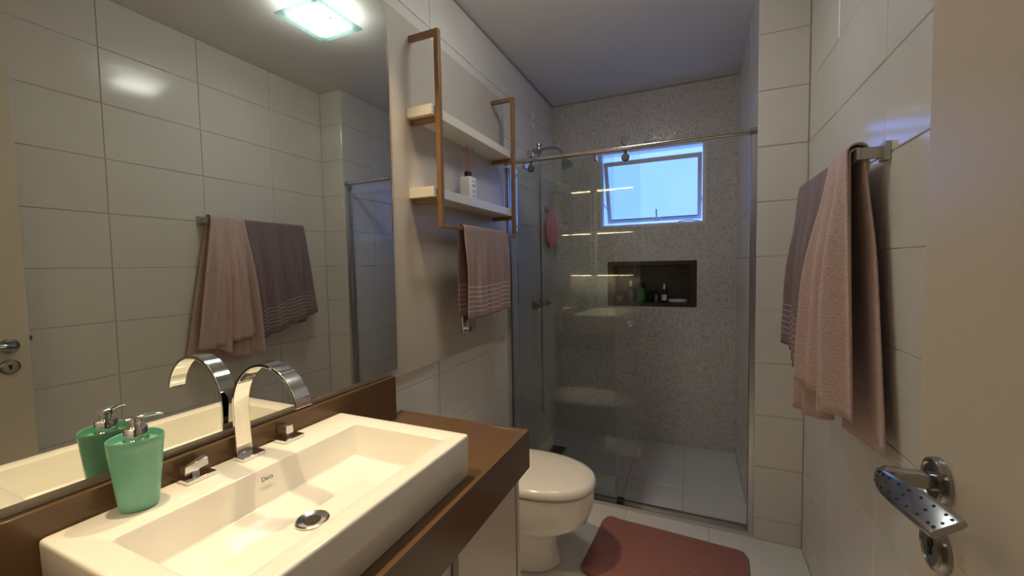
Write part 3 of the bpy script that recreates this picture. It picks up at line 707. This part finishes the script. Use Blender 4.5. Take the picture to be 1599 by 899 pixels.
fd = tag(empty('floor_drain', (0.14, 2.80, 0.0)), 'dark square grated drain on the shower floor', 'drain')
BX(0.085, 0.195, 2.745, 2.855, 0.0005, 0.006).build('frame', 'satin', fd, bevel=0.001)
for k in range(7): BX(0.092, 0.188, 2.752+.0145*k, 2.760+.0145*k, 0.006, 0.011).build('bar', 'black', fd)

# ------------------------------------------------------------------ niche and toiletries
ni = tag(empty('shower_niche', (0.743, YB, NZ0)), 'dark brown stone niche set in the mosaic shower wall', 'niche')
fwid = 0.040; nd = YB+0.128
for a in ((NX0, NX1, NZ1-fwid*.75, NZ1), (NX0, NX1, NZ0, NZ0+0.028), (NX0, NX0+fwid, NZ0+0.028, NZ1-fwid*.75), (NX1-fwid, NX1, NZ0+0.028, NZ1-fwid*.75)):
    BX(a[0], a[1], YB-0.004, nd-0.012, a[2], a[3]).build('frame_slab', 'niche_stone', ni, bevel=0.0008)
BX(NX0, NX1, nd-0.012, nd, NZ0, NZ1).build('back_slab', 'niche_stone', ni)
nz_ = NZ0+0.0285
def jar(name, x, y, parts, label, cat):
    o = tag(empty(name, (x, y, nz_)), label, cat)
    for pn, prof, mm_ in parts: G().lathe(prof, (x, y, nz_), n=20).build(pn, mm_, o, smooth=True)
    return o
jar('cream_jar', .505, YB+.055, [('jar', [(.030, 0), (.031, .003), (.031, .028)], 'jar_clear'), ('lid', [(.032, .0285), (.032, .044), (.030, .046)], 'print_grey')], 'small round cream jar at the end of the niche', 'jar')
jar('pump_bottle', .592, YB+.065, [('bottle', [(.021, 0), (.022, .003), (.022, .075), (.012, .095), (.010, .10)], 'jar_clear'), ('collar', [(.012, .10), (.012, .115)], 'black'), ('pump', [(.008, .115), (.008, .135), (.011, .136), (.011, .158), (.008, .16)], 'white_plastic')], 'slim clear bottle with white pump in the niche', 'bottle')
jar('mouthwash_bottle', .672, YB+.062, [('bottle', [(.033, 0), (.035, .004), (.035, .060), (.030, .085), (.019, .108), (.018, .113)], 'green_liquid'), ('cap', [(.021, .113), (.021, .146), (.019, .148)], 'black')], 'green mouthwash bottle with tall dark cap in the niche', 'bottle')
for x in (.740, .778):
    lab = 'small dark capped bottle beside the green mouthwash bottle' if x < .75 else 'small dark capped bottle beside the dropper bottle'
    jar('small_bottle', x, YB+.055, [('bottle', [(.014, 0), (.015, .003), (.015, .050), (.010, .058)], 'jar_clear' if x > .75 else 'amber_dark'), ('cap', [(.012, .058), (.012, .085), (.010, .087)], 'black')], lab, 'bottle')
jar('dropper_bottle', .836, YB+.045, [('bottle', [(.018, 0), (.0185, .003), (.0185, .070), (.011, .082)], 'amber_dark'), ('label_band', [(.0189, .014), (.0189, .058)], 'white_plastic'), ('collar', [(.0115, .082), (.0115, .096)], 'black'), ('dropper_bulb', [(.0085, .096), (.009, .115), (.005, .132), (.003, .138)], 'white_plastic')], 'black dropper bottle with white label in the niche', 'bottle')
o = tag(empty('soap_dish', (.930, YB+.055, nz_)), 'white oval soap dish in the niche', 'soap dish')
def oval(a, b_, z): return [Vector((.930+a*math.cos(2*PI*k/28), YB+.055+b_*math.sin(2*PI*k/28), nz_+z)) for k in range(28)]
G().rings([oval(.050, .030, 0), oval(.062, .040, .004), oval(.068, .044, .022), oval(.065, .041, .022), oval(.056, .034, .008)]).build('dish', 'white_plastic', o, smooth=True)

# ------------------------------------------------------------------ ceiling lamp
cl = tag(empty('ceiling_lamp', (0.692, 1.52, H)), 'square glass flush ceiling lamp with glowing diffuser', 'lamp')
BX(0.612, 0.772, 1.43, 1.61, H-0.030, H-0.0005).build('base', 'white_plastic', cl)
BX(0.592, 0.792, 1.41, 1.63, H-0.056, H-0.030).build('diffuser', 'lamp_diffuser', cl, bevel=0.004)
g = G(); zt, zb2 = H-0.057, H-0.064
o_, i_ = (0.556, 0.828, 1.381, 1.660), (0.592, 0.792, 1.41, 1.63)
for a in ((o_[0], i_[0], o_[2], o_[3]), (i_[1], o_[1], o_[2], o_[3]), (i_[0], i_[1], o_[2], i_[2]), (i_[0], i_[1], i_[3], o_[3])):
    BX(a[0], a[1], a[2], a[3], zb2, zt).build('glass_border', 'lamp_glass', cl)
for x, y in ((0.622, 1.52), (0.762, 1.52)): G().lathe([(0.006, 0), (0.006, -.006), (0.004, -.009)], (x, y, H-0.056), n=14).build('screw_cap', 'chrome', cl)

# recessed warm spots in the ceiling above the worktop
for (sx, sy, lab) in ((0.14, 0.40, 'small warm recessed ceiling spot above the soap dispenser'), (0.14, 1.02, 'small warm recessed ceiling spot above the worktop end')):
    so = tag(empty('ceiling_spot', (sx, sy, H)), lab, 'lamp', 'ceiling spots over the worktop')
    G().lathe([(0.036, -.0005), (0.036, -.004), (0.030, -.006), (0.026, -.003)], (sx, sy, H), n=24).build('trim_ring', 'white_plastic', so, smooth=True)
    G().lathe([(0.0255, -.0006), (0.0255, -.002), (0.02, -.0028)], (sx, sy, H), n=20).build('lens', 'spot_lens', so)
    ld = bpy.data.lights.new('spot_bulb', 'SPOT'); ld.energy = SPOT_W; ld.color = (1.0, 0.76, 0.46); ld.spot_size = math.radians(64); ld.spot_blend = 0.7; ld.shadow_soft_size = 0.03
    lo = bpy.data.objects.new('spot_bulb', ld); COL.objects.link(lo); lo.parent = so; lo.location = (0.01, 0, -0.02)
    lo.rotation_euler = (0, math.radians(-3), 0)

# ------------------------------------------------------------------ open door beside the camera
dx = 1.303
do = struct(empty('door_1', (dx+.0175, YF+0.36, 0)))
BX(dx, dx+0.035, YF+0.002, 0.673, 0.008, 2.088).build('leaf', 'door_paint', do, bevel=0.0015)
hz, hy = 1.074, 0.620
hd = G().lathe([(0.0275, 0), (0.0275, -.004), (0.0255, -.0085), (0.021, -.010), (0.0195, -.0085), (0.012, -.0085)], (dx-.0002, hy, hz), 'x', 36).build('handle', 'satin', do, smooth=True)
# lever: neck out of the rose, then a flat dimpled grip curving back towards the hinge
stations = [ # x, y, z, half height, half thickness
    (dx-.008, hy, hz, .0095, .0095), (dx-.030, hy, hz, .0085, .0085), (dx-.048, hy-.002, hz+.001, .0088, .0085), (dx-.057, hy-.012, hz+.002, .0095, .007), (dx-.0605, hy-.028, hz+.004, .0115, .0055),
    (dx-.0615, hy-.050, hz+.007, .0132, .0048), (dx-.0590, hy-.075, hz+.0095, .0148, .0045), (dx-.0545, hy-.100, hz+.011, .0160, .0045), (dx-.0500, hy-.122, hz+.011, .0165, .0045), (dx-.0485, hy-.131, hz+.0105, .0155, .004)]
g = G(); rings = []
twist = [0, 0, 0, -.15, -.4, -.62, -.8, -.92, -1.0, -1.0]
for i, (x, yq, zq, hh, ht) in enumerate(stations):
    p0 = Vector(stations[max(i-1, 0)][:3]); p1 = Vector(stations[min(i+1, len(stations)-1)][:3]); d = (p1-p0).normalized()
    u = (Vector((0, 0, 1)) - d*d.z).normalized(); v = d.cross(u)
    tw = twist[i]; u, v = u*math.cos(tw)+v*math.sin(tw), v*math.cos(tw)-u*math.sin(tw)
    c = Vector((x, yq, zq)); rings.append([c + u*hh*math.copysign(abs(math.cos(a))**.6, math.cos(a)) + v*ht*math.copysign(abs(math.sin(a))**.6, math.sin(a)) for a in [2*PI*k/20 for k in range(20)]])
lv = g.rings(rings).build('lever', 'satin', hd, smooth=True)
LEVER_STATIONS, LEVER_TWIST = stations, twist
g = G()
for i in range(9):
    f = 3.6 + i*0.62
    k = int(f); fr_ = f-k; A, Bq = stations[k], stations[min(k+1, 9)]
    c = Vector([A[j]*(1-fr_)+Bq[j]*fr_ for j in range(3)]); hh = A[3]*(1-fr_)+Bq[3]*fr_; ht = A[4]*(1-fr_)+Bq[4]*fr_
    d = (Vector(Bq[:3])-Vector(A[:3])).normalized(); tw = twist[k]*(1-fr_)+twist[min(k+1, 9)]*fr_
    u = (Vector((0, 0, 1)) - d*d.z).normalized(); v = d.cross(u); u, v = u*math.cos(tw)+v*math.sin(tw), v*math.cos(tw)-u*math.sin(tw)
    out = v if v.x < 0 else -v
    for q_ in (-.5, 0, .5):
        if q_ == 0 and i % 2: continue
        cc = c + u*hh*q_ + out*(ht*0.985)
        g.rings([[cc + (u*math.cos(a)+d*math.sin(a))*rad + out*h_ for a in [2*PI*n_/10 for n_ in range(10)]] for rad, h_ in ((.0016, -.0004), (.0015, .0003))])
g.build('dimples', 'dark_gap', hd)
kr = G().lathe([(0.0275, 0), (0.0275, -.004), (0.0255, -.0085), (0.021, -.010), (0.0195, -.0085), (0.0195, -.0085)], (dx-.0002, hy-.002, 0.998), 'x', 36).build('key_rose', 'satin', do, smooth=True)
g = G().lathe([(0.005, -.0088), (0.005, -.0100)], (dx, hy-.002, 1.002), 'x', 14); g.box(dx-.0100, dx-.0088, hy-.004, hy, 0.988, 1.002)
g.build('keyhole', 'dark_gap', kr)
g = BX(dx+.006, dx+.029, 0.673, 0.6745, 0.96, 1.15); g.build('lock_plate', 'satin', do)
BX(dx+.011, dx+.024, 0.6745, 0.683, 1.085, 1.103).build('latch', 'satin', do)
